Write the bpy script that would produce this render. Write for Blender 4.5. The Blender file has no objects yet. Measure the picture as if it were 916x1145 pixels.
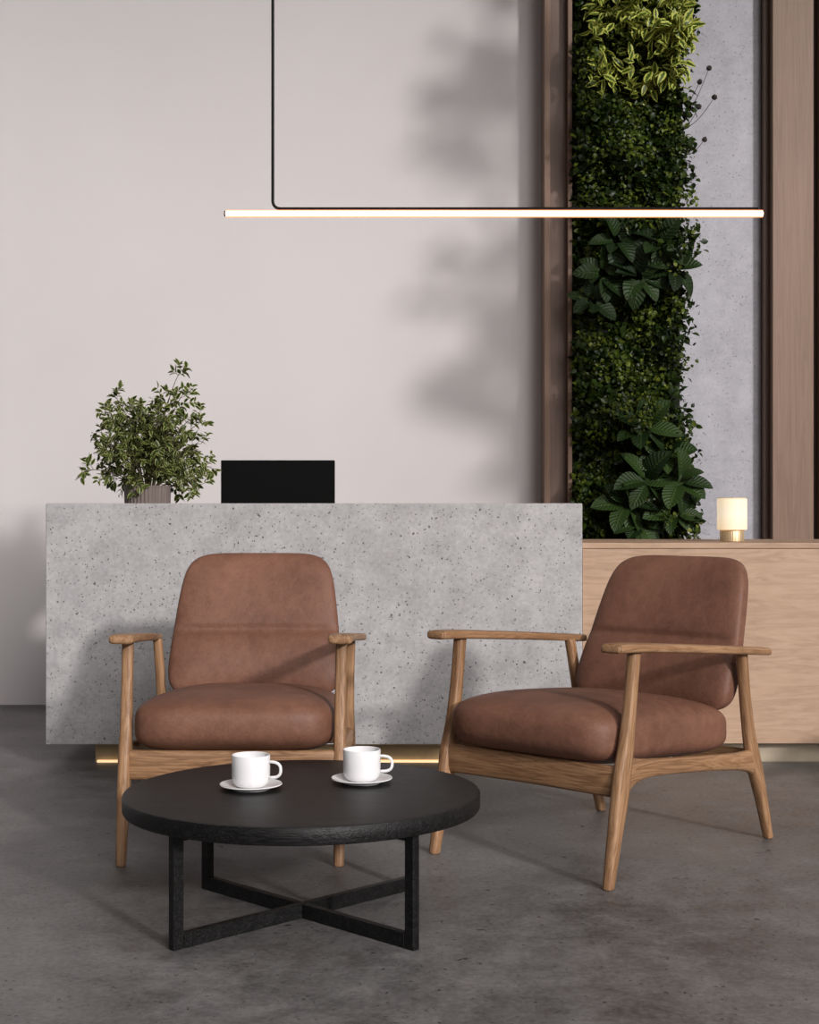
import bpy, math, random
import numpy as np
from mathutils import Vector, Matrix
random.seed(7); rng=np.random.default_rng(7)
C=bpy.context.scene.collection
sc=bpy.context.scene
try:
    sc.view_settings.view_transform='Standard'
except Exception as e: print(e)

# ------------------------------------------------------------ node helpers
class NB:
    def __init__(s,name):
        s.m=bpy.data.materials.new(name); s.m.use_nodes=True
        s.nt=s.m.node_tree; s.b=s.nt.nodes['Principled BSDF']
    def n(s,t,**k):
        x=s.nt.nodes.new(t)
        for a,v in k.items():
            if a in x.inputs.keys(): x.inputs[a].default_value=v
            else: setattr(x,a,v)
        return x
    def l(s,a,b): s.nt.links.new(a,b)
    def ramp(s,src,stops,interp='LINEAR'):
        r=s.n('ShaderNodeValToRGB'); r.color_ramp.interpolation=interp
        e=r.color_ramp.elements
        while len(e)<len(stops): e.new(0.5)
        for i,(p,c) in enumerate(stops):
            e[i].position=p; e[i].color=(c,c,c,1) if isinstance(c,(int,float)) else (*c,1)
        s.l(src,r.inputs['Fac']); return r.outputs['Color']
    def noise(s,vec,scale,detail=4,rough=.5,dist=0):
        x=s.n('ShaderNodeTexNoise'); x.inputs['Scale'].default_value=scale
        x.inputs['Detail'].default_value=detail; x.inputs['Roughness'].default_value=rough
        x.inputs['Distortion'].default_value=dist
        s.l(vec,x.inputs['Vector']); return x.outputs['Fac']
    def mix(s,f,a,b,mode='MIX'):
        x=s.n('ShaderNodeMix'); x.data_type='RGBA'; x.blend_type=mode
        for sock,v in ((x.inputs[0],f),(x.inputs[6],a),(x.inputs[7],b)):
            if isinstance(v,bpy.types.NodeSocket): s.l(v,sock)
            elif isinstance(v,(int,float)): sock.default_value=v if sock is x.inputs[0] else (v,v,v,1)
            else: sock.default_value=(*v,1)
        return x.outputs[2]
    def math(s,op,a,b=0.0,clamp=False):
        x=s.n('ShaderNodeMath'); x.operation=op; x.use_clamp=clamp
        for i,v in enumerate((a,b)):
            if isinstance(v,bpy.types.NodeSocket): s.l(v,x.inputs[i])
            else: x.inputs[i].default_value=v
        return x.outputs[0]
    def obj(s):
        return s.n('ShaderNodeTexCoord').outputs['Object']
    def mapping(s,vec,scale=(1,1,1),loc=(0,0,0)):
        x=s.n('ShaderNodeMapping'); x.inputs['Scale'].default_value=scale; x.inputs['Location'].default_value=loc
        s.l(vec,x.inputs['Vector']); return x.outputs[0]
    def attr(s,name):
        x=s.n('ShaderNodeAttribute'); x.attribute_name=name; return x.outputs['Vector']
    def bump(s,h,strength=.3,dist=.01,prev=None):
        x=s.n('ShaderNodeBump'); x.inputs['Strength'].default_value=strength; x.inputs['Distance'].default_value=dist
        s.l(h,x.inputs['Height'])
        if prev is not None: s.l(prev,x.inputs['Normal'])
        return x.outputs[0]
    def set(s,**k):
        for a,v in k.items():
            a={'color':'Base Color','rough':'Roughness','metal':'Metallic','normal':'Normal','spec':'Specular IOR Level',
               'emit':'Emission Color','emis':'Emission Strength','coat':'Coat Weight','trans':'Transmission Weight','sheen':'Sheen Weight'}[a]
            so=s.b.inputs[a]
            if isinstance(v,bpy.types.NodeSocket): s.l(v,so)
            elif isinstance(v,tuple): so.default_value=(*v,1)
            else: so.default_value=v
        return s.m

def concrete(name,dark,light,pitcol,pits=((22,.9,.25),(55,.8,.25)),speck=None,rough=.75,bumps=.35,streak=0,cloud=.35,cs=1.6,ff=.25):
    b=NB(name); o=b.obj()
    n1=b.noise(o,cs,6,.6,.4); n2=b.noise(o,9,6,.65); n3=b.noise(o,60,4,.65)
    f=b.math('ADD',b.math('MULTIPLY',n1,cloud),b.math('ADD',b.math('MULTIPLY',n2,1-ff-cloud),b.math('MULTIPLY',n3,ff)))
    if streak:
        ns=b.noise(b.mapping(o,(2,2,14)),1.5,5,.65,.6)
        f=b.math('ADD',b.math('MULTIPLY',f,1-streak),b.math('MULTIPLY',ns,streak))
    col=b.ramp(f,[(.38,dark),(.62,light)])
    masks=None
    for sca,keep,rad in pits:
        dn=b.n('ShaderNodeTexNoise'); dn.inputs['Scale'].default_value=sca*1.7; b.l(o,dn.inputs['Vector'])
        vm=b.n('ShaderNodeVectorMath'); vm.operation='MULTIPLY_ADD'
        b.l(dn.outputs['Color'],vm.inputs[0]); vm.inputs[1].default_value=(.9/sca,)*3; b.l(o,vm.inputs[2])
        v=b.n('ShaderNodeTexVoronoi'); v.inputs['Scale'].default_value=sca; b.l(vm.outputs[0],v.inputs['Vector'])
        sp=b.n('ShaderNodeSeparateColor'); b.l(v.outputs['Color'],sp.inputs[0])
        k=b.math('LESS_THAN',sp.outputs[0],keep)
        r=b.math('MULTIPLY',b.math('POWER',sp.outputs[1],1.6),rad)
        inside=b.math('MULTIPLY',b.math('SUBTRACT',r,v.outputs['Distance']),14,True)
        mk_=b.math('MULTIPLY',inside,k)
        masks=mk_ if masks is None else b.math('MAXIMUM',masks,mk_)
    pit=masks
    col=b.mix(b.math('MULTIPLY',pit,.85),col,pitcol)
    if speck:
        v=b.n('ShaderNodeTexVoronoi'); v.inputs['Scale'].default_value=34; b.l(b.mapping(o,loc=(3,7,1)),v.inputs['Vector'])
        sp=b.n('ShaderNodeSeparateColor'); b.l(v.outputs['Color'],sp.inputs[0])
        k=b.math('LESS_THAN',sp.outputs[2],.25)
        ins=b.math('MULTIPLY',b.math('SUBTRACT',b.math('MULTIPLY',sp.outputs[1],.2),v.outputs['Distance']),18,True)
        col=b.mix(b.math('MULTIPLY',ins,k),col,speck)
    hh=b.math('SUBTRACT',b.math('ADD',b.math('MULTIPLY',n2,.25),b.math('MULTIPLY',n3,.12)),pit)
    nrm=b.bump(hh,bumps,.004)
    rr=b.ramp(n2,[(.3,rough-.12),(.7,rough+.1)])
    return b.set(color=col,rough=rr,normal=nrm)

def wood(name,dark,mid,light,sc_=(26,26,2.2),rough=.5,bump=.15,use_attr=True,sheen=.4,rings=.8):
    b=NB(name); v=b.attr('gc') if use_attr else b.obj()
    m=b.mapping(v,sc_)
    n1=b.noise(m,1.0,5,.6,1.0)
    m2=b.mapping(v,(sc_[0]*7,sc_[1]*7,sc_[2]*3)); n2=b.noise(m2,1.0,3,.6)
    m3=b.mapping(v,(3,3,.8)); n3=b.noise(m3,1.0,3,.5)
    w=b.math('FRACT',b.math('MULTIPLY',n1,5.0))
    w=b.math('ABSOLUTE',b.math('SUBTRACT',w,.5))
    f=b.math('ADD',b.math('MULTIPLY',w,rings),b.math('ADD',b.math('MULTIPLY',n2,.35),b.math('MULTIPLY',n3,.35+(.8-rings)*.6)))
    col=b.ramp(f,[(.3,dark),(.55,mid),(.85,light)])
    return b.set(color=col,rough=rough,spec=sheen,normal=b.bump(n2,bump,.002))

M={}
def plaster():
    b=NB('plaster'); o=b.obj(); n=b.noise(o,.8,4,.5); n2=b.noise(o,35,4,.6)
    return b.set(color=b.ramp(n,[(.3,(.615,.577,.575)),(.7,(.65,.613,.611))]),rough=.85,normal=b.bump(n2,.06,.004))
M['plaster']=plaster()
M['desk']=concrete('desk_concrete',(.315,.306,.307),(.475,.462,.462),(.055,.05,.05),((28,.30,.22),(48,.75,.25),(92,.75,.29)),bumps=.5,cloud=.12,ff=.38)
M['floor']=concrete('floor_concrete',(.062,.058,.057),(.225,.214,.210),(.02,.018,.018),((20,.35,.2),(46,.7,.24),(100,.7,.27)),speck=(.55,.53,.51),rough=.5,bumps=.55,cloud=.3,cs=1.8,ff=.28)
M['panel']=concrete('panel_concrete',(.36,.35,.385),(.53,.52,.555),(.18,.17,.19),((24,.4,.2),(60,.7,.27)),rough=.8,bumps=.8,streak=.1)
M['oak']=wood('oak',(.135,.064,.030),(.305,.165,.083),(.455,.272,.148),(36,36,2.6),rough=.48,rings=.53)
M['cab']=wood('cabinet_oak',(.34,.212,.138),(.455,.30,.20),(.53,.365,.255),(1.6,1.6,16),rough=.5,use_attr=False,rings=.45,bump=.08)
M['slat']=wood('walnut_frame',(.125,.080,.060),(.172,.112,.085),(.215,.143,.112),(30,30,1.0),rough=.5,use_attr=False,rings=.3)
M['slat_light']=wood('frame_oak',(.175,.104,.068),(.232,.143,.098),(.285,.18,.13),(24,24,.9),rough=.5,use_attr=False,rings=.4)
M['black']=wood('black_wood',(.0025,.0025,.0025),(.006,.0056,.0056),(.019,.0185,.0185),(1.8,60,60),rough=.45,bump=.9,use_attr=False,sheen=.28)
def leather():
    b=NB('leather'); o=b.obj(); n=b.noise(o,5,5,.6); n2=b.noise(o,28,5,.65); n3=b.noise(o,140,3,.6)
    v=b.n('ShaderNodeTexVoronoi'); v.inputs['Scale'].default_value=260; b.l(o,v.inputs['Vector'])
    f=b.math('ADD',b.math('MULTIPLY',n,.5),b.math('ADD',b.math('MULTIPLY',n2,.3),b.math('MULTIPLY',n3,.2)))
    nr=b.bump(v.outputs['Distance'],.2,.001); nr=b.bump(n2,.22,.006,nr); nr=b.bump(n,.3,.02,nr)
    return b.set(color=b.ramp(f,[(.36,(.130,.057,.036)),(.65,(.238,.110,.071))]),rough=b.ramp(n2,[(.3,.50),(.7,.64)]),spec=.36,normal=nr)
M['leather']=leather()
def simple(name,col,rough=.5,metal=0,**k):
    b=NB(name); n=b.noise(b.obj(),20,3,.5)
    c2=tuple(x*.88 for x in col)
    return b.set(color=b.ramp(n,[(.3,c2),(.7,col)]),rough=rough,metal=metal,**k)
def ceramic():
    b=NB('white_ceramic'); n=b.noise(b.obj(),8,2,.5)
    return b.set(color=b.ramp(n,[(.3,(.84,.83,.835)),(.7,(.85,.84,.845))]),rough=.2,spec=.5)
M['ceramic']=ceramic()
M['coffee']=simple('coffee',(.03,.012,.006),.1)
M['metal_black']=simple('black_metal',(.006,.005,.005),.6,.0,spec=.2)
M['screen']=simple('black_plastic',(.002,.002,.002),.7,spec=.1)
M['brass']=simple('brass',(.66,.50,.30),.45,.6)
M['plinth']=simple('lit_brass',(.50,.38,.22),.5,.35)
M['plinth_grey']=simple('pale_metal',(.46,.38,.28),.5,.25)
M['pot']=simple('pot_glaze',(.19,.15,.135),.6)
M['soil']=simple('soil',(.03,.02,.015),.95)
M['stem']=simple('stem',(.08,.07,.025),.7)
M['bark']=simple('bark',(.12,.09,.07),.8)
M['twig']=simple('twig',(.035,.025,.02),.7)
M['backing']=simple('backing',(.012,.016,.008),.95)
M['ceil']=simple('ceiling_paint',(.6,.58,.57),.9)
M['dark']=simple('dark_gap',(.085,.062,.052),.7)
def emis(name,col,st):
    b=NB(name); return b.set(color=col,emit=col,emis=st,rough=.5)
M['tube']=emis('tube_glow',(1,.62,.40),13)
M['amber']=emis('amber_halo',(1,.34,.16),1.3)  # emissive colour imitating the orange halo along the tube
M['led']=emis('led_glow',(1,.70,.38),.95)
def shade_mat():
    b=NB('shade_glow'); z=b.n('ShaderNodeSeparateXYZ'); b.l(b.obj(),z.inputs[0])
    c=b.ramp(z.outputs[2],[(0.05,(1,.72,.42)),(.12,(1,.87,.64)),(.19,(1,.80,.53))])
    return b.set(color=(.62,.54,.42),emit=c,emis=.6,rough=.3)
M['shade']=shade_mat()
M['cream']=simple('cream_rim',(.75,.62,.42),.4)
def leafmat(name,dark,light,edge=None,vein=0,rough=.4,bright=None,tr=.25,e0=.42):
    b=NB(name); a=b.attr('lc'); s=b.n('ShaderNodeSeparateXYZ'); b.l(a,s.inputs[0])
    col=b.ramp(s.outputs[2],[(0,dark),(.8,light),(1,bright or light)])
    ax=b.math('ABSOLUTE',s.outputs[0])
    if edge:
        n=b.noise(b.obj(),90,2,.5)
        m=b.math('ADD',ax,b.math('MULTIPLY',b.math('SUBTRACT',n,.5),.9))
        f=b.ramp(m,[(e0,0.0),(e0+.2,1.0)]); col=b.mix(f,col,edge)
    if vein:
        w=b.math('SINE',b.math('MULTIPLY',b.math('SUBTRACT',s.outputs[1],b.math('MULTIPLY',ax,.22)),vein*6.283))
        mid=b.math('MULTIPLY',b.math('SUBTRACT',.12,ax),9,True)
        h=b.math('ADD',b.math('MULTIPLY',w,.5),mid)
        col=b.mix(b.math('MULTIPLY',mid,.4),col,tuple(min(1,x*2.2) for x in light))
        b.set(normal=b.bump(h,.6,.004))
    b.set(color=col,rough=rough,spec=.33)
    t=b.n('ShaderNodeBsdfTranslucent'); b.l(col,t.inputs['Color'])
    mx=b.n('ShaderNodeMixShader'); mx.inputs[0].default_value=tr
    out=[n for n in b.nt.nodes if n.type=='OUTPUT_MATERIAL'][0]
    b.l(b.b.outputs[0],mx.inputs[1]); b.l(t.outputs[0],mx.inputs[2]); b.l(mx.outputs[0],out.inputs[0])
    return b.m
M['leaf_small']=leafmat('small_leaf',(.007,.016,.003),(.030,.056,.007),bright=(.13,.16,.02))
M['leaf_fine']=leafmat('fine_leaf',(.015,.029,.004),(.075,.105,.012),bright=(.21,.24,.03))
M['leaf_lit']=leafmat('lit_lime_leaf',(.045,.075,.010),(.12,.165,.018),bright=(.27,.31,.05))  # lighter yellow-green puts the look of lit foliage into the colour
M['leaf_var']=leafmat('variegated_leaf',(.04,.08,.012),(.09,.15,.02),edge=(.66,.68,.15),e0=.36)
M['leaf_broad']=leafmat('broad_leaf',(.009,.023,.005),(.030,.060,.012),vein=9,rough=.5,tr=.12)
M['leaf_dark']=leafmat('dark_leaf',(.008,.019,.005),(.022,.045,.010),vein=7,rough=.5,tr=.1)
M['leaf_desk']=leafmat('shrub_leaf',(.012,.030,.005),(.055,.085,.016),edge=(.33,.34,.12),rough=.4,e0=.52)

# ------------------------------------------------------------ mesh helpers
def mk(name,verts,faces,mat,parent=None,smooth=False,loc=(0,0,0),attrs=None,auto=None):
    me=bpy.data.meshes.new(name); me.from_pydata([tuple(v) for v in verts],[],[tuple(f) for f in faces])
    if attrs:
        for an,data in attrs.items():
            a=me.attributes.new(an,'FLOAT_VECTOR','POINT'); a.data.foreach_set('vector',np.asarray(data,dtype=np.float32).ravel())
    me.materials.append(mat)
    if smooth: me.polygons.foreach_set('use_smooth',[True]*len(me.polygons))
    me.update()
    o=bpy.data.objects.new(name,me); C.objects.link(o); o.location=loc
    if parent: o.parent=parent
    if auto is not None:
        try:
            me.set_sharp_from_angle(angle=math.radians(auto))
        except Exception as e: print(e)
    return o
def empty(name,loc,label,cat,rot=0,**k):
    e=bpy.data.objects.new(name,None); C.objects.link(e); e.location=loc; e.rotation_euler=(0,0,rot)
    e.empty_display_size=.1; e['label']=label; e['category']=cat
    for a,v in k.items(): e[a]=v
    return e
import bmesh
def box(name,x0,x1,y0,y1,z0,z1,mat,parent=None,bev=.003,seg=2,kind=None):
    cx,cy,cz=(x0+x1)/2,(y0+y1)/2,(z0+z1)/2
    bm=bmesh.new(); bmesh.ops.create_cube(bm,size=1)
    for v in bm.verts: v.co=Vector((v.co.x*(x1-x0),v.co.y*(y1-y0),v.co.z*(z1-z0)))
    if bev: bmesh.ops.bevel(bm,geom=bm.edges[:],offset=bev,segments=seg,affect='EDGES',profile=.5)
    me=bpy.data.meshes.new(name); bm.to_mesh(me); bm.free(); me.materials.append(mat)
    for p in me.polygons: p.use_smooth=False
    o=bpy.data.objects.new(name,me); C.objects.link(o); o.location=(cx,cy,cz)
    if parent: o.parent=parent
    if kind: o['kind']=kind
    return o
def catmull(P,t):
    n=len(P)-1; i=min(int(t),n-1); u=t-i
    p1,p2=P[i],P[i+1]; p0=P[i-1] if i>0 else 2*p1-p2; p3=P[i+2] if i+2<=n else 2*p2-p1
    return .5*((2*p1)+(-p0+p2)*u+(2*p0-5*p1+4*p2-p3)*u*u+(-p0+3*p1-3*p2+p3)*u**3)
def loft(name,pts,A,B,mat,parent=None,e=3.2,n=20,sub=6,endr=.35):
    """pts: (x,y,z,a,b); rings spanned by axes A,B"""
    P=np.array(pts,float); A=np.array(A,float);B=np.array(B,float)
    N=(len(P)-1)*sub; rows=[catmull(P,k/sub) for k in range(N+1)]
    def fix(r0,r1):
        d=r0[:3]-r1[:3]; d/=np.linalg.norm(d); m=min(r0[3],r0[4])*endr; out=[]
        for k in range(4):
            ang=k/3*math.pi/2
            q=r0.copy(); q[:3]=r0[:3]-d*m*(1-math.sin(ang)); s=m*(1-math.cos(ang)); q[3]-=s; q[4]-=s; out.append(q)
        return out
    st=fix(rows[0],rows[1])[::-1]; en=fix(rows[-1],rows[-2])
    rows=st+[r for r in rows[1:-1]]+en
    V=[];F=[];G=[];L=0;off=random.random()*10
    for k,r in enumerate(rows):
        if k: L+=np.linalg.norm(r[:3]-rows[k-1][:3])
        for j in range(n):
            th=2*math.pi*(j+.5)/n; c,s=math.cos(th),math.sin(th)
            ca=math.copysign(abs(c)**(2/e),c)*r[3]; cb=math.copysign(abs(s)**(2/e),s)*r[4]
            V.append(r[:3]+A*ca+B*cb); G.append((ca+off,cb,L+off))
    R=len(rows)
    for k in range(R-1):
        for j in range(n):
            a=k*n+j;b_=k*n+(j+1)%n; F.append((a,b_,b_+n,a+n))
    F.append(tuple(range(n))[::-1]); F.append(tuple((R-1)*n+j for j in range(n)))
    o=mk(name,V,F,mat,parent,True,attrs={'gc':G})
    bm=bmesh.new(); bm.from_mesh(o.data); bmesh.ops.recalc_face_normals(bm,faces=bm.faces); bm.to_mesh(o.data); bm.free()
    return o
def revolve(name,prof,mat,parent=None,n=64,loc=(0,0,0),rib=None,auto=40):
    V=[];F=[]
    for r,z in prof:
        for j in range(n):
            th=2*math.pi*j/n; rr=r
            if rib: rr=r*(1+rib[1]*(abs(math.sin(th*rib[0]/2))-.5)) if r>rib[2] else r
            V.append((rr*math.cos(th),rr*math.sin(th),z))
    for k in range(len(prof)-1):
        for j in range(n):
            a=k*n+j;b_=k*n+(j+1)%n; F.append((a,b_,b_+n,a+n))
    o=mk(name,V,F,mat,parent,True,loc)
    bm=bmesh.new(); bm.from_mesh(o.data); bmesh.ops.remove_doubles(bm,verts=bm.verts,dist=1e-6)
    bmesh.ops.recalc_face_normals(bm,faces=bm.faces); bm.to_mesh(o.data); bm.free()
    o.data.polygons.foreach_set('use_smooth',[True]*len(o.data.polygons))
    if auto: o.data.set_sharp_from_angle(angle=math.radians(auto))
    return o
def tubes(name,paths,mat,parent=None,n=6,loc=(0,0,0)):
    V=[];F=[]
    for path in paths:
        pts=[Vector(p[:3]) for p in path]; b0=len(V)
        for k,p in enumerate(pts):
            t=(pts[min(k+1,len(pts)-1)]-pts[max(k-1,0)]).normalized()
            a=t.cross(Vector((.3,1,.1))).normalized(); b=t.cross(a)
            for j in range(n):
                th=2*math.pi*j/n; V.append(p+(a*math.cos(th)+b*math.sin(th))*path[k][3])
        for k in range(len(pts)-1):
            for j in range(n):
                q=b0+k*n+j; w=b0+k*n+(j+1)%n; F.append((q,w,w+n,q+n))
        F.append(tuple(b0+j for j in range(n))[::-1]); F.append(tuple(b0+(len(pts)-1)*n+j for j in range(n)))
    return mk(name,V,F,mat,parent,True,loc)
def superbox(name,nx,ny,nz,fn,mat,parent,n=6,m=3,nlow=None):
    vs={}; V=[];F=[]
    def vid(i,j,k):
        if (i,j,k) not in vs:
            x,y,z=2*i/nx-1,2*j/ny-1,2*k/nz-1
            x,y,z=[math.sin(q*math.pi/2*.8)/math.sin(math.pi/2*.8) for q in (x,y,z)]
            nn=nlow if (nlow and y<0) else n
            r=((abs(x)**nn+abs(y)**nn)**(m/nn)+abs(z)**m)**(1/m)
            vs[(i,j,k)]=len(V); V.append(fn(x/r,y/r,z/r))
        return vs[(i,j,k)]
    for i in range(nx):
        for j in range(ny):
            for k,rev in ((0,1),(nz,0)):
                f=(vid(i,j,k),vid(i+1,j,k),vid(i+1,j+1,k),vid(i,j+1,k)); F.append(f[::-1] if rev else f)
    for i in range(nx):
        for k in range(nz):
            for j,rev in ((0,0),(ny,1)):
                f=(vid(i,j,k),vid(i+1,j,k),vid(i+1,j,k+1),vid(i,j,k+1)); F.append(f[::-1] if rev else f)
    for j in range(ny):
        for k in range(nz):
            for i,rev in ((0,1),(nx,0)):
                f=(vid(i,j,k),vid(i,j+1,k),vid(i,j+1,k+1),vid(i,j,k+1)); F.append(f[::-1] if rev else f)
    o=mk(name,V,F,mat,parent,True)
    b=bmesh.new(); b.from_mesh(o.data); bmesh.ops.recalc_face_normals(b,faces=b.faces); b.to_mesh(o.data); b.free()
    return o
def leaves(name,P,D,N,L,W,curl,fold,rnd,mat,parent=None,na=2,nl=4,loc=(0,0,0),pk=.8,sharp=.85):
    P,D,N=[np.asarray(a,float) for a in (P,D,N)]; L,W,curl,fold,rnd=[np.asarray(a,float) for a in (L,W,curl,fold,rnd)]
    D/=np.linalg.norm(D,axis=1)[:,None]; N=N-(N*D).sum(1)[:,None]*D; N/=np.linalg.norm(N,axis=1)[:,None]
    A=np.cross(D,N); K=len(P)
    t=np.linspace(0,1,nl+1); s=np.linspace(-1,1,na+1); T,S=np.meshgrid(t,s,indexing='ij'); T=T.ravel();S=S.ravel()
    prof=np.abs(np.sin(np.pi*np.clip(T,0,1)**pk))**sharp; prof=np.nan_to_num(prof)+.015
    V=(P[:,None]+D[:,None]*(L[:,None]*(T-.25*curl[:,None]*T**2))[...,None]
       +A[:,None]*(W[:,None]/2*prof*S)[...,None]
       +N[:,None]*(fold[:,None]*np.abs(S)*prof*W[:,None]/2-curl[:,None]*T**2*L[:,None]*.6)[...,None])
    nv=len(T); V=V.reshape(-1,3)
    base=np.array([[i*(na+1)+j,i*(na+1)+j+1,(i+1)*(na+1)+j+1,(i+1)*(na+1)+j] for i in range(nl) for j in range(na)])
    F=(base[None]+ (np.arange(K)*nv)[:,None,None]).reshape(-1,4)
    lc=np.stack([np.tile(S,K),np.tile(T,K),np.repeat(rnd,nv)],1)
    return mk(name,V.tolist(),F.tolist(),mat,parent,True,loc,attrs={'lc':lc})

# ------------------------------------------------------------ setting
WALL=8.3
f=box('floor',-7,7,-2,WALL,-.1,0,M['floor'],bev=0,kind='structure')
w=box('wall_back',-7,7,WALL,WALL+.15,0,5.4,M['plaster'],bev=0,kind='structure')
c=box('ceiling',-7,7,5.2,WALL+.15,5.4,5.5,M['ceil'],bev=0,kind='structure')
box('trim_1',.724,.755,8.10,WALL,0,5.4,M['slat_light'],bev=.002,kind='structure')
box('trim_2',.755,.845,8.125,WALL,0,5.4,M['slat'],bev=.002,kind='structure')
box('trim_3',.845,.868,8.06,WALL,0,5.4,M['slat_light'],bev=.002,kind='structure')
box('wall_panel',1.46,1.925,8.275,WALL,0,5.4,M['panel'],bev=.003,kind='structure')
box('trim_4',1.927,1.957,8.22,WALL,0,5.4,M['slat'],bev=.002,kind='structure')
box('trim_5',1.959,2.18,8.15,WALL,0,5.4,M['slat_light'],bev=.003,kind='structure')
box('trim_6',2.182,2.215,8.22,WALL,0,5.4,M['dark'],bev=.002,kind='structure')
box('trim_7',2.217,2.6,8.15,WALL,0,5.4,M['slat'],bev=.003,kind='structure')

# ------------------------------------------------------------ vertical garden
vg=empty('vertical_garden',(1.16,8.1,0),'tall living wall panel densely covered with mixed green foliage','plant wall')
box('backing_board',-.285,.30,.06,.165,.0,5.3,M['backing'],vg,bev=.002)
def inv(x,z):
    return .11+.07*math.sin(z*5.1+x*7)+.04*math.sin(z*13+x*3)
def foliage(name,K,zr,xr,lr,wr,mat,seed,depthf=1.0,na=2,nl=3,label=None,cl=None):
    r=np.random.default_rng(seed)
    if cl:
        nc=cl; cx=r.uniform(*xr,nc); cz=r.uniform(*zr,nc); ids=r.integers(0,nc,K)
        x=cx[ids]+r.normal(0,.045,K); z=cz[ids]+r.normal(0,.045,K)
        cyd=r.uniform(.6,1.25,nc)[ids]
        rr=np.hypot(x-cx[ids],z-cz[ids]); dep=np.array([inv(a,b) for a,b in zip(x,z)])*cyd+np.clip(.07-rr*.9,-.05,.07)
    else:
        x=r.uniform(*xr,K); z=r.uniform(*zr,K); dep=np.array([inv(a,b) for a,b in zip(x,z)])
    k=(x>xr[0]-.01)&(x<xr[1]+.07)&(z<zr[1]+.05)&(z>zr[0]-.02); x,z,dep=x[k],z[k],dep[k]; K=len(x)
    y=-dep*depthf*r.uniform(.55,1.05,K)
    P=np.stack([x,y,z],1)
    D=np.stack([r.normal(0,.7,K),r.normal(-.45,.5,K),r.normal(.1,.7,K)],1)
    N=np.stack([r.normal(.15,.5,K),r.normal(-.7,.4,K),r.normal(.6,.5,K)],1)
    L=r.uniform(*lr,K); W=L*r.uniform(*wr,K)
    o=leaves(name,P,D,N,L,W,r.uniform(.1,.7,K),r.uniform(.1,.5,K),r.uniform(0,1,K),mat,vg,na,nl)
    o['kind']='stuff'
    if label:o['label']=label
    return o
foliage('creeper_foliage',15000,(.88,4.6),(-.28,.31),(.022,.052),(.5,.8),M['leaf_small'],1,1.0,label='dense small dark green leaves',cl=190)
foliage('moss_foliage',11000,(.88,4.6),(-.27,.30),(.014,.030),(.55,.95),M['leaf_fine'],2,1.25,label='fine bright green leaves',cl=110)
foliage('lit_lime_foliage',1900,(1.2,4.4),(-.22,.31),(.016,.032),(.5,.85),M['leaf_lit'],9,1.45,label='small leaves coloured lime green as if lit',cl=18)
foliage('under_foliage',6000,(.88,4.6),(-.28,.30),(.03,.055),(.4,.6),M['leaf_small'],3,.6)
foliage('variegated_foliage',850,(3.20,3.95),(-.22,.25),(.055,.095),(.38,.48),M['leaf_var'],4,1.8,2,5,label='yellow-edged pointed leaves',cl=22)
def rosette(name,cx,cz,cy,K,Lr,wr,mat,seed,label,up=.3,spread=1.0):
    r=np.random.default_rng(seed); ang=np.linspace(0,2*math.pi,K,endpoint=False)*1.0+r.uniform(-.3,.3,K)
    ring=(np.arange(K)%3)
    out=np.array([1.0,.7,.4])[ring]
    D=np.stack([np.cos(ang)*out*spread,-.30-.45*(1-out)+r.normal(0,.18,K),np.sin(ang)*out*spread+up],1)
    P=np.stack([cx+np.cos(ang)*.02,np.full(K,cy)+r.uniform(-.04,.02,K),cz+np.sin(ang)*.02],1)
    N=np.stack([r.normal(0.1,.3,K),np.full(K,-.9),r.normal(.7,.25,K)],1)
    L=r.uniform(*Lr,K); W=L*r.uniform(*wr,K)
    o=leaves(name,P,D,N,L,W,r.uniform(.25,.8,K),r.uniform(.15,.4,K),r.uniform(0,1,K),mat,vg,6,10,pk=.9,sharp=.66)
    o['label']=label; return o
for i,(x,z,y,K,Lr) in enumerate([(.06,1.50,-.20,7,(.15,.22)),(.17,1.36,-.20,7,(.14,.21)),(.24,1.22,-.22,8,(.13,.20)),(.08,1.22,-.22,8,(.15,.22)),(-.02,1.10,-.20,8,(.14,.20)),(.22,1.06,-.20,7,(.13,.19)),(.05,1.0,-.19,8,(.13,.18))]):
    rosette('broadleaf_plant',x,z,y,K,Lr,(.50,.62),M['leaf_broad'],20+i,'broad ribbed green leaves',up=.1)
for i,(x,z,y,K,Lr) in enumerate([(-.08,2.48,-.20,8,(.13,.18)),(.14,2.46,-.21,8,(.13,.18)),(.22,2.33,-.19,7,(.13,.18)),(-.15,2.31,-.19,8,(.13,.18)),(.04,2.29,-.2,8,(.13,.18)),(-.2,2.17,-.17,7,(.11,.15))]):
    rosette('rubber_plant',x,z,y,K,Lr,(.48,.62),M['leaf_dark'],40+i,'glossy dark green oval leaves',up=.1)
paths=[];balls=[]
for (x0,z0,x1,z1) in [(.27,3.10,.398,3.37),(.28,3.08,.426,3.22),(.27,2.95,.375,3.0),(.26,3.08,.345,3.17),(.28,3.22,.35,3.30)]:
    p=[]
    for k in range(9):
        t=k/8; p.append((x0+(x1-x0)*t,-.10-.14*t+.0,z0+(z1-z0)*t-.03*math.sin(t*3.1),.0019-.0006*t))
    paths.append(p); balls.append(p[-1])
tubes('seed_stems',paths,M['twig'],vg)
for b_ in balls:
    bm=bmesh.new(); bmesh.ops.create_icosphere(bm,subdivisions=3,radius=.013)
    for v in bm.verts: v.co+=v.co.normalized()*random.uniform(-.002,.003)
    me=bpy.data.meshes.new('seed_head'); bm.to_mesh(me); bm.free(); me.materials.append(M['twig'])
    o=bpy.data.objects.new('seed_head',me); C.objects.link(o); o.parent=vg; o.location=b_[:3]

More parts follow.
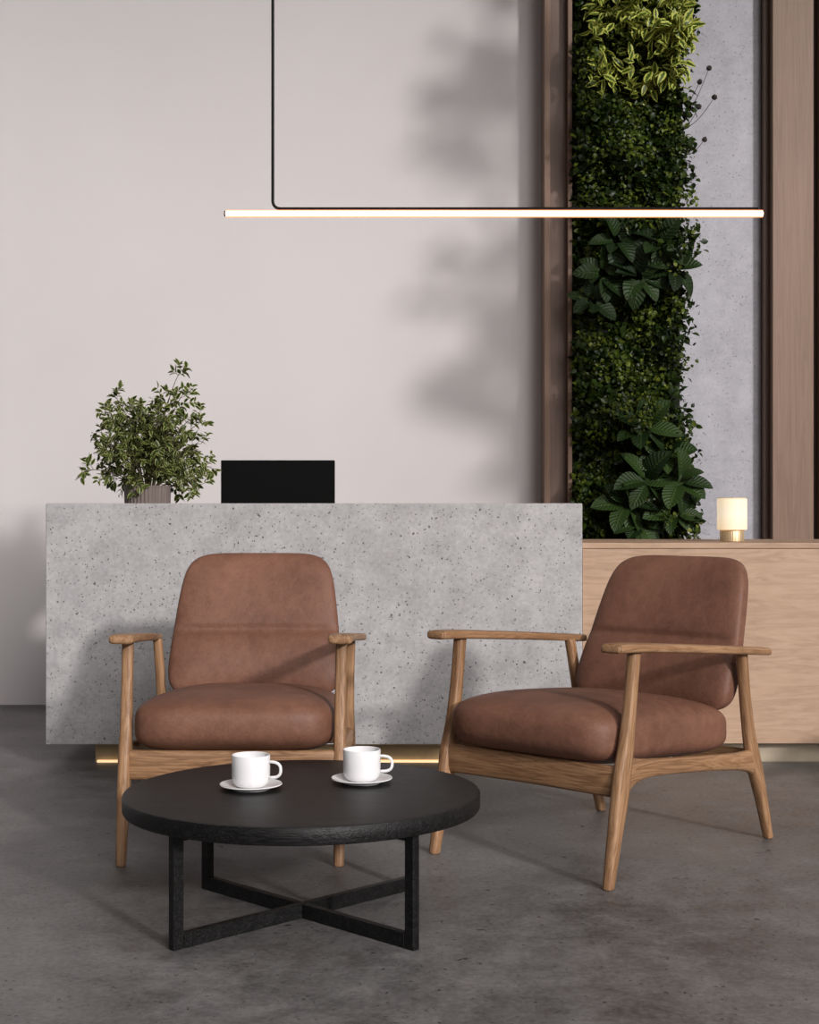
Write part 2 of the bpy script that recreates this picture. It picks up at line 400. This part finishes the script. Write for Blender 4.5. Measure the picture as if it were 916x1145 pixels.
# ------------------------------------------------------------ reception desk
dk=empty('reception_desk',(-.40,6.37,0),'long pitted grey concrete reception counter on recessed lit plinth','desk')
ox=-.40
def D_(x): return x-ox
box('front_panel',D_(-1.534),D_(.729),0,.14,.09,1.107,M['desk'],dk,bev=.004)
box('side_panel',D_(-1.534),D_(-1.434),.1405,.80,.09,1.107,M['desk'],dk,bev=.004)
box('side_panel',D_(.629),D_(.729),.1405,.80,.09,1.107,M['desk'],dk,bev=.004)
box('worktop',D_(-1.433),D_(.628),.141,.80,.74,.78,M['cab'],dk,bev=.003)
box('plinth',D_(-1.345),D_(.70),.10,.75,0,.089,M['plinth'],dk,bev=.001)
box('light_strip',D_(-1.335),D_(.70),.086,.099,.0,.009,M['led'],dk,bev=0)
cb=empty('sideboard',(1.5,6.40,0),'low light oak cabinet with smooth front beside concrete counter','cabinet')
def E_(x): return x-1.5
box('body',E_(.731),E_(3.0),.018,.62,.09,.915,M['cab'],cb,bev=.003)
box('top',E_(.731),E_(3.0),.0,.64,.9155,.94,M['cab'],cb,bev=.003)
for a,b_ in ((.733,1.86),(1.864,2.998)):
    box('door',E_(a),E_(b_),.0,.0175,.09,.914,M['cab'],cb,bev=.0015)
box('plinth',E_(.735),E_(2.98),.075,.6,0,.089,M['plinth_grey'],cb,bev=.001)

# ------------------------------------------------------------ monitor
mo=empty('computer_monitor',(-.59,6.78,.78),'thin black computer monitor seen from its back','monitor')
box('screen',-.255,.255,-.012,.012,.215,.52,M['screen'],mo,bev=.004,seg=3)
box('stand',-.03,.03,-.045,-.0125,.012,.33,M['metal_black'],mo,bev=.004)
box('stand_base',-.12,.12,-.10,.08,0,.012,M['metal_black'],mo,bev=.003)

# ------------------------------------------------------------ table lamp
tl=empty('table_lamp',(1.413,6.62,.94),'small glowing cylindrical table lamp with ribbed brass base','lamp')
revolve('lamp_base',[(0,0),(.05,0),(.052,.002),(.052,.046),(.050,.05),(0,.05)],M['brass'],tl,96,rib=(32,.03,.03))
revolve('lamp_shade',[(0,.0505),(.062,.0505),(.065,.053),(.065,.185),(.062,.188),(0,.188)],M['shade'],tl,64)
revolve('lamp_cap',[(0,.1885),(.060,.1885),(.062,.190),(.060,.192),(0,.192)],M['cream'],tl,64)

# ------------------------------------------------------------ desk plant
pp=empty('potted_shrub',(-1.165,6.72,.78),'bushy variegated leafy shrub in a ribbed brown pot','potted plant')
revolve('pot',[(0,0),(.085,0),(.09,.01),(.10,.39),(.103,.40),(.098,.405),(.09,.40),(.088,.37),(0,.37)],M['pot'],pp,192,rib=(36,.07,.095))
revolve('soil',[(0,.385),(.087,.385),(.087,.375)],M['soil'],pp,32)
def shrub(parent,tips,seed,b_z,mat,lr=(.024,.044),skip=.3,tw=(.03,.085),yr=(-.2,.16),k0=4,nsub=13,rad=.0035,nstem='stems',nleaf='foliage'):
    r=np.random.default_rng(seed); paths=[];LP=[];LD=[];LN=[];LL=[];LW=[]
    for (tx,tz) in tips:
        ty=r.uniform(*yr); b0=np.array([tx*.12,r.uniform(-.04,.04),b_z]); p3=np.array([tx,ty,tz]); p1=b0+np.array([tx*.35,ty*.3,(tz-b_z)*.7+.05])
        pts=[]
        for k in range(nsub):
            t=k/(nsub-1); q=(1-t)**2*b0+2*t*(1-t)*p1+t*t*p3; pts.append(q)
        paths.append([(*q,rad*(1-.7*k/(nsub-1))) for k,q in enumerate(pts)])
        for k in range(k0,nsub):
            tdir=pts[min(k+1,nsub-1)]-pts[k-1]; tdir/=np.linalg.norm(tdir)
            side=np.cross(tdir,[r.normal(0,.7),-1,.2]); side/=np.linalg.norm(side)
            for sg in (-1,1):
                if r.random()<skip: continue
                tl_=r.uniform(*tw)*(1.0 if k<nsub-2 else .6); dd=side*sg*.9+tdir*.7+r.normal(0,.3,3); dd/=np.linalg.norm(dd)
                e=pts[k]+dd*tl_; e[2]-=.005
                paths.append([(*pts[k],.0013),(*((pts[k]+e)/2),.0011),(*e,.0008)])
                for u in (.4,.75,1.0):
                    for s2 in (-1,1):
                        c_=np.cross(dd,[0,-1,.3]); d2=dd*.8+c_*s2*.8+r.normal(0,.3,3)
                        LP.append(pts[k]+dd*tl_*u); LD.append(d2); LN.append([r.normal(.2,.4),-.5+r.normal(0,.4),.8]); l=r.uniform(*lr); LL.append(l); LW.append(l*r.uniform(.40,.54))
    K=len(LP)
    tubes(nstem,paths,M['stem'],parent,5)
    o=leaves(nleaf,LP,LD,LN,LL,LW,r.uniform(.1,.6,K),r.uniform(.1,.4,K),r.uniform(0,1,K),mat,parent,2,4); o['kind']='stuff'
tips=[(-.31,.50),(-.25,.60),(-.28,.68),(-.21,.76),(-.16,.84),(-.11,.80),(-.05,.72),(.0,.78),(.05,.72),(.09,.80),(.13,.86),(.18,.95),(.22,.86),(.24,.76),(.29,.72),(.27,.62),(.30,.52),(.27,.44),(-.22,.46),(.16,.44),(-.12,.62),(0,.60),(.1,.62),(.17,.68),(-.18,.60),(.04,.54),(-.07,.52),(-.06,.44),(.10,.50),(-.14,.72),(.02,.68),(.2,.57),(-.22,.54),(.25,.48),(.06,.66),(-.02,.74),(.12,.73),(-.08,.58),(.07,.58),(.14,.55),(-.03,.64)]
tips=[(x*(.92 if x>0 else .84),z-.03-(.01 if z>.8 else 0)) for x,z in tips]
shrub(pp,tips,11,.38,M['leaf_desk'],skip=.38)

# ------------------------------------------------------------ unseen off-frame tree, added to cast the leaf shadow on the wall
it=empty('shadow_tree',(2.38,5.5,0),'tall slender off-frame tree added to cast leaf shadow on the wall','potted tree')
revolve('planter',[(0,0),(.15,0),(.16,.01),(.18,.42),(.185,.43),(.175,.435),(.165,.42),(.16,.38),(0,.38)],M['pot'],it,192,rib=(40,.05,.15))
tubes('trunk',[[(.02*math.sin(k*.9),.02*math.cos(k*.7),.37+k*.38,.022-.0012*k) for k in range(12)]],M['bark'],it,10)
def crown(zc,h,n,seed,name):
    r=np.random.default_rng(seed); tp=[]
    for i in range(n):
        a=abs(r.normal(0,.30)); a=min(a,.56); x=-a if r.random()<.85 else a*.4
        tp.append((x,zc+r.uniform(-.5,.5)*h))
    LP=[];LD=[];LN=[];LL=[];paths=[]
    for (tx,tz) in tp:
        ty=r.uniform(-.3,.3); b0=np.array([0,0,tz-.25]); e=np.array([tx,ty,tz])
        pts=[b0+(e-b0)*t+np.array([0,0,.08*math.sin(t*3.14)]) for t in np.linspace(0,1,9)]
        paths.append([(*q,.006*(1-.8*k/8)) for k,q in enumerate(pts)])
        for k in range(3,9):
            for _ in range(2):
                LP.append(pts[k]); LD.append(r.normal(0,.7,3)+(e-b0)*1.6); LN.append([r.normal(.4,.3),-.8,.5]); LL.append(r.uniform(.11,.18))
    K=len(LP); LL=np.array(LL)
    tubes('branches',paths,M['bark'],it,5)
    o=leaves(name,LP,LD,LN,LL,LL*.42,r.uniform(.2,.6,K),r.uniform(.1,.3,K),r.uniform(0,1,K),M['leaf_small'],it,2,6); o['kind']='stuff'
crown(2.95,1.55,28,71,'foliage')
crown(4.60,1.15,22,72,'foliage')

# ------------------------------------------------------------ pendant
PD=5.4; ks=PD/6.5
pl=empty('pendant_light',(.366*ks,PD,1.11+323*PD/1690),'long thin warm glowing linear pendant lamp on black rod','pendant lamp')
HZ=5.4-(1.11+323*PD/1690)
def P_(x): return (x-.366)*ks
def rod(name,x0,x1,r_,z,mat,n=20):
    V=[];F=[]; xs=[(x0,r_*.85),(x0+.002,r_),(x1-.002,r_),(x1,r_*.85)]
    for x,rr in xs:
        for j in range(n):
            th=2*math.pi*j/n; V.append((x,rr*math.cos(th),z+rr*math.sin(th)))
    for k in range(3):
        for j in range(n):
            a=k*n+j;b_=k*n+(j+1)%n; F.append((a,a+n,b_+n,b_))
    F.append(tuple(range(n))); F.append(tuple(3*n+j for j in range(n))[::-1])
    return mk(name,V,F,mat,pl,True,auto=40)
rod('lamp_tube',P_(-.790),P_(1.520),.0092,0,M['tube'])
rod('halo_edge',P_(-.790),P_(1.520),.0038,-.0096,M['amber'])  # not a lamp part: glowing rods add the tube's orange halo edge
rod('halo_edge',P_(-.790),P_(1.520),.0038,.0096,M['amber'])
rod('end_cap',P_(-.797),P_(-.7905),.0105,0,M['metal_black'])
rod('end_cap',P_(1.5205),P_(1.527),.0105,0,M['metal_black'])
zz=.0185
pts=[(P_(1.50),0,zz,.0048)]+[(P_(-.56),0,zz,.0048)]
for k in range(7):
    a=k/6*math.pi/2; pts.append((P_(-.558)-.025*math.sin(a),0,zz+.025*(1-math.cos(a)),.0055))
pts.append((P_(-.588),0,HZ-.02,.0055))
tubes('hanging_rod',[pts],M['metal_black'],pl,12)
revolve('canopy',[(0,HZ-.03),(.06,HZ-.03),(.06,HZ-.0005),(0,HZ-.0005)],M['metal_black'],pl,40,loc=(P_(-.588),0,0))

# ------------------------------------------------------------ armchair
def build_chair(loc,rot,label):
    ch=empty('armchair',loc,label,'armchair',rot,group='brown leather lounge armchairs')
    X=(1,0,0);Y=(0,1,0);Z=(0,0,1)
    for s in (-1,1):
        loft('leg',[(s*.333,.0,0,.0155,.016),(s*.333,.030,.14,.0185,.022),(s*.333,.056,.25,.020,.030),(s*.333,.072,.33,.020,.031),(s*.333,.092,.42,.019,.023),(s*.334,.112,.55,.018,.018),(s*.335,.128,.674,.018,.019)],X,Y,M['oak'],ch)
        loft('leg',[(s*.336,.910,0,.015,.0155),(s*.335,.872,.12,.018,.020),(s*.334,.835,.22,.020,.028),(s*.334,.812,.28,.020,.030),(s*.334,.788,.36,.018,.023),(s*.336,.760,.48,.017,.018),(s*.342,.730,.630,.016,.018)],X,Y,M['oak'],ch)
        loft('armrest',[(s*.336,.004,.690,.035,.0130),(s*.336,.045,.690,.039,.0142),(s*.337,.15,.684,.038,.0142),(s*.346,.45,.660,.031,.0135),(s*.360,.70,.638,.028,.013),(s*.367,.835,.626,.027,.0125)],X,Z,M['oak'],ch,e=4.5,endr=.6)
        loft('side_rail',[(s*.334,.085,.322,.0165,.056),(s*.334,.13,.325,.0165,.037),(s*.334,.22,.323,.0165,.027),(s*.334,.45,.304,.0165,.025),(s*.334,.68,.282,.0165,.027),(s*.334,.76,.274,.0165,.033),(s*.334,.80,.268,.0165,.042)],X,Z,M['oak'],ch)
    loft('front_rail',[(-.318,.060,.299,.014,.046),(0,.060,.300,.014,.044),(.318,.060,.299,.014,.046)],Y,Z,M['oak'],ch)
    loft('back_rail',[(-.318,.82,.275,.013,.030),(0,.82,.275,.013,.030),(.318,.82,.275,.013,.030)],Y,Z,M['oak'],ch)
    def seat(x,y,z):
        hx=.314; hy=.372
        if z<0: # flatter, fuller underside
            g=1+.035*abs(z)**2; x=max(-1,min(1,x*g)); y=max(-1,min(1,y*g))
        px=x*hx; py=.388+y*hy
        u=(y+1)/2
        pz=.427-.048*u+z*((.092 if z>0 else .100)-.006*u)
        if z>0: pz+=.018*(1-abs(x)**2.5)*(1-abs(y)**2.6)*z
        py-=.018*(1-abs(z)**2)*(y<0)*abs(y)**3*(1-.25*x*x)
        return (px,py,pz)
    superbox('seat_cushion',44,44,20,seat,M['leather'],ch,n=7.5,m=3.5)
    def back(x,y,z):
        t=(y+1)/2; pz=.425+t*.500
        tt=max(0,(pz-.42)/.505)
        hw=.312-.020*tt-.034*tt**2
        th=.046-.008*tt
        if z<0 and pz<.655: th+=.024*math.sin(max(0,(pz-.45)/.205)*math.pi)**.8 if pz>.45 else 0
        vc=.733+.187*(pz-.42)/.505+.018*tt*tt
        cre=.014*math.exp(-((pz-.658)/.013)**2)*(1 if z<0 else 0)*(1-abs(x)**6)
        py=vc+z*th+cre-.018*abs(x)**2
        if z<0: py-=.010*(1-x*x)*(1-y*y)
        return (x*hw,py,pz)
    superbox('backrest',44,64,16,back,M['leather'],ch,n=6.5,m=4.5,nlow=7)
    return ch
build_chair((-.549,4.615,0),0,'brown leather armchair with oak frame facing the black table')
build_chair((.324,4.555,0),math.radians(-42.5),'brown leather armchair with oak frame, turned toward the table')

# ------------------------------------------------------------ coffee table
ct=empty('coffee_table',(-.287,4.05,0),'round black wood coffee table with crossed bar base','coffee table')
revolve('tabletop',[(0,.295),(.466,.295),(.4735,.297),(.476,.302),(.476,.335),(.4735,.3395),(.468,.341),(0,.341)],M['black'],ct,128,auto=30)
BW=.022
def bar(name,x0,y0,x1,y1,z0,z1,w=BW):
    d=Vector((x1-x0,y1-y0,0)).normalized(); n_=Vector((-d.y,d.x,0))*w/2; V=[]
    for (x,y) in ((x0,y0),(x1,y1)):
        for sg in (-1,1):
            for z in (z0,z1): V.append(Vector((x,y,z))+n_*sg)
    F=[(0,1,3,2),(4,6,7,5),(0,4,5,1),(2,3,7,6),(0,2,6,4),(1,5,7,3)]
    o=mk(name,V,F,M['black'],ct)
    b=bmesh.new(); b.from_mesh(o.data); bmesh.ops.recalc_face_normals(b,faces=b.faces)
    bmesh.ops.bevel(b,geom=b.edges[:],offset=.0015,segments=1,affect='EDGES'); b.to_mesh(o.data); b.free(); return o
q=.304; lw=.022
for sx,sy in ((-1,-1),(1,1),(1,-1),(-1,1)):
    g=q-lw
    bar('leg',sx*g,sy*g,sx*q,sy*q,0,.2945)
g=q-lw-.001; h=.0085
for nm,z0,z1 in (('base_bar',0,.038),('top_bar',.268,.2945)):
    bar(nm,-g,-g,g,g,z0,z1)
    bar(nm,g,-g,h,-h,z0,z1)
    bar(nm,-h,h,-g,g,z0,z1)

# ------------------------------------------------------------ cups
def cup(x,y,rot,lab):
    z=.341
    sa=empty('saucer',(x,y,z),'round white ceramic saucer on black coffee table','saucer',group='white coffee saucers')
    revolve('saucer_dish',[(0,.002),(.045,.002),(.047,0),(.052,0),(.054,.003),(.082,.011),(.084,.0125),(.083,.0145),(.055,.0075),(.05,.006),(0,.006)],M['ceramic'],sa,72)
    cu=empty('coffee_cup',(x,y,z+.0062),lab,'cup',rot,group='white coffee cups')
    revolve('cup_body',[(0,.003),(.030,.003),(.032,0),(.036,0),(.042,.004),(.048,.012),(.0505,.022),(.0515,.034),(.0515,.084),(.0505,.0855),(.0490,.084),(.0485,.034),(.046,.02),(.039,.009),(0,.008)],M['ceramic'],cu,72)
    revolve('coffee',[(0,.055),(.0484,.055)],M['coffee'],cu,48)
    pts=[];
    for k in range(15):
        a=-math.pi/2+math.pi*k/14
        pts.append((.0505+ (.034*abs(math.cos(a))**.6 if abs(math.cos(a))>1e-6 else 0),0,.047+.021*math.copysign(abs(math.sin(a))**.8,math.sin(a)),.0042))
    tubes('cup_handle',pts and [pts],M['ceramic'],cu,10)
cup(-.4265,4.065,-.25,'white ceramic coffee cup on saucer near table edge')
cup(-.1310,4.155,-.15,'white ceramic coffee cup on saucer near the armchair')

# ------------------------------------------------------------ lights & camera
def sun(dirv,st,ang,col):
    l=bpy.data.lights.new('sun','SUN'); l.energy=st; l.angle=math.radians(ang); l.color=col
    o=bpy.data.objects.new('sun',l); C.objects.link(o); o.location=(6,-3,6)
    o.rotation_euler=Vector(dirv).to_track_quat('-Z','Y').to_euler(); return o
sun((-.64,1,-.40),1.85,3.3,(1,.965,.945))
sun((-.45,1,-.48),1.62,32,(1,.97,.96))  # added soft fill that lightens the hard shadows of the sun
al=bpy.data.lights.new('overhead_fill','AREA'); al.shape='RECTANGLE'; al.size=2.0; al.size_y=1.4; al.energy=34; al.color=(1,.97,.95)  # added fill without a fixture, brightens foreground floor and tabletops
ao=bpy.data.objects.new('overhead_fill',al); C.objects.link(ao); ao.location=(.9,2.1,3.3)
W=bpy.data.worlds.new('world'); sc.world=W; W.use_nodes=True
bg=W.node_tree.nodes['Background']; bg.inputs[0].default_value=(.98,.96,.98,1); bg.inputs[1].default_value=.12
cam=bpy.data.cameras.new('camera'); co=bpy.data.objects.new('camera',cam); C.objects.link(co)
co.location=(0,0,1.11); co.rotation_euler=(math.pi/2,0,0)
cam.sensor_fit='HORIZONTAL'; cam.sensor_width=36; cam.lens=36*1690/916; cam.shift_y=-10.5/916
cam.clip_start=.05
sc.camera=co
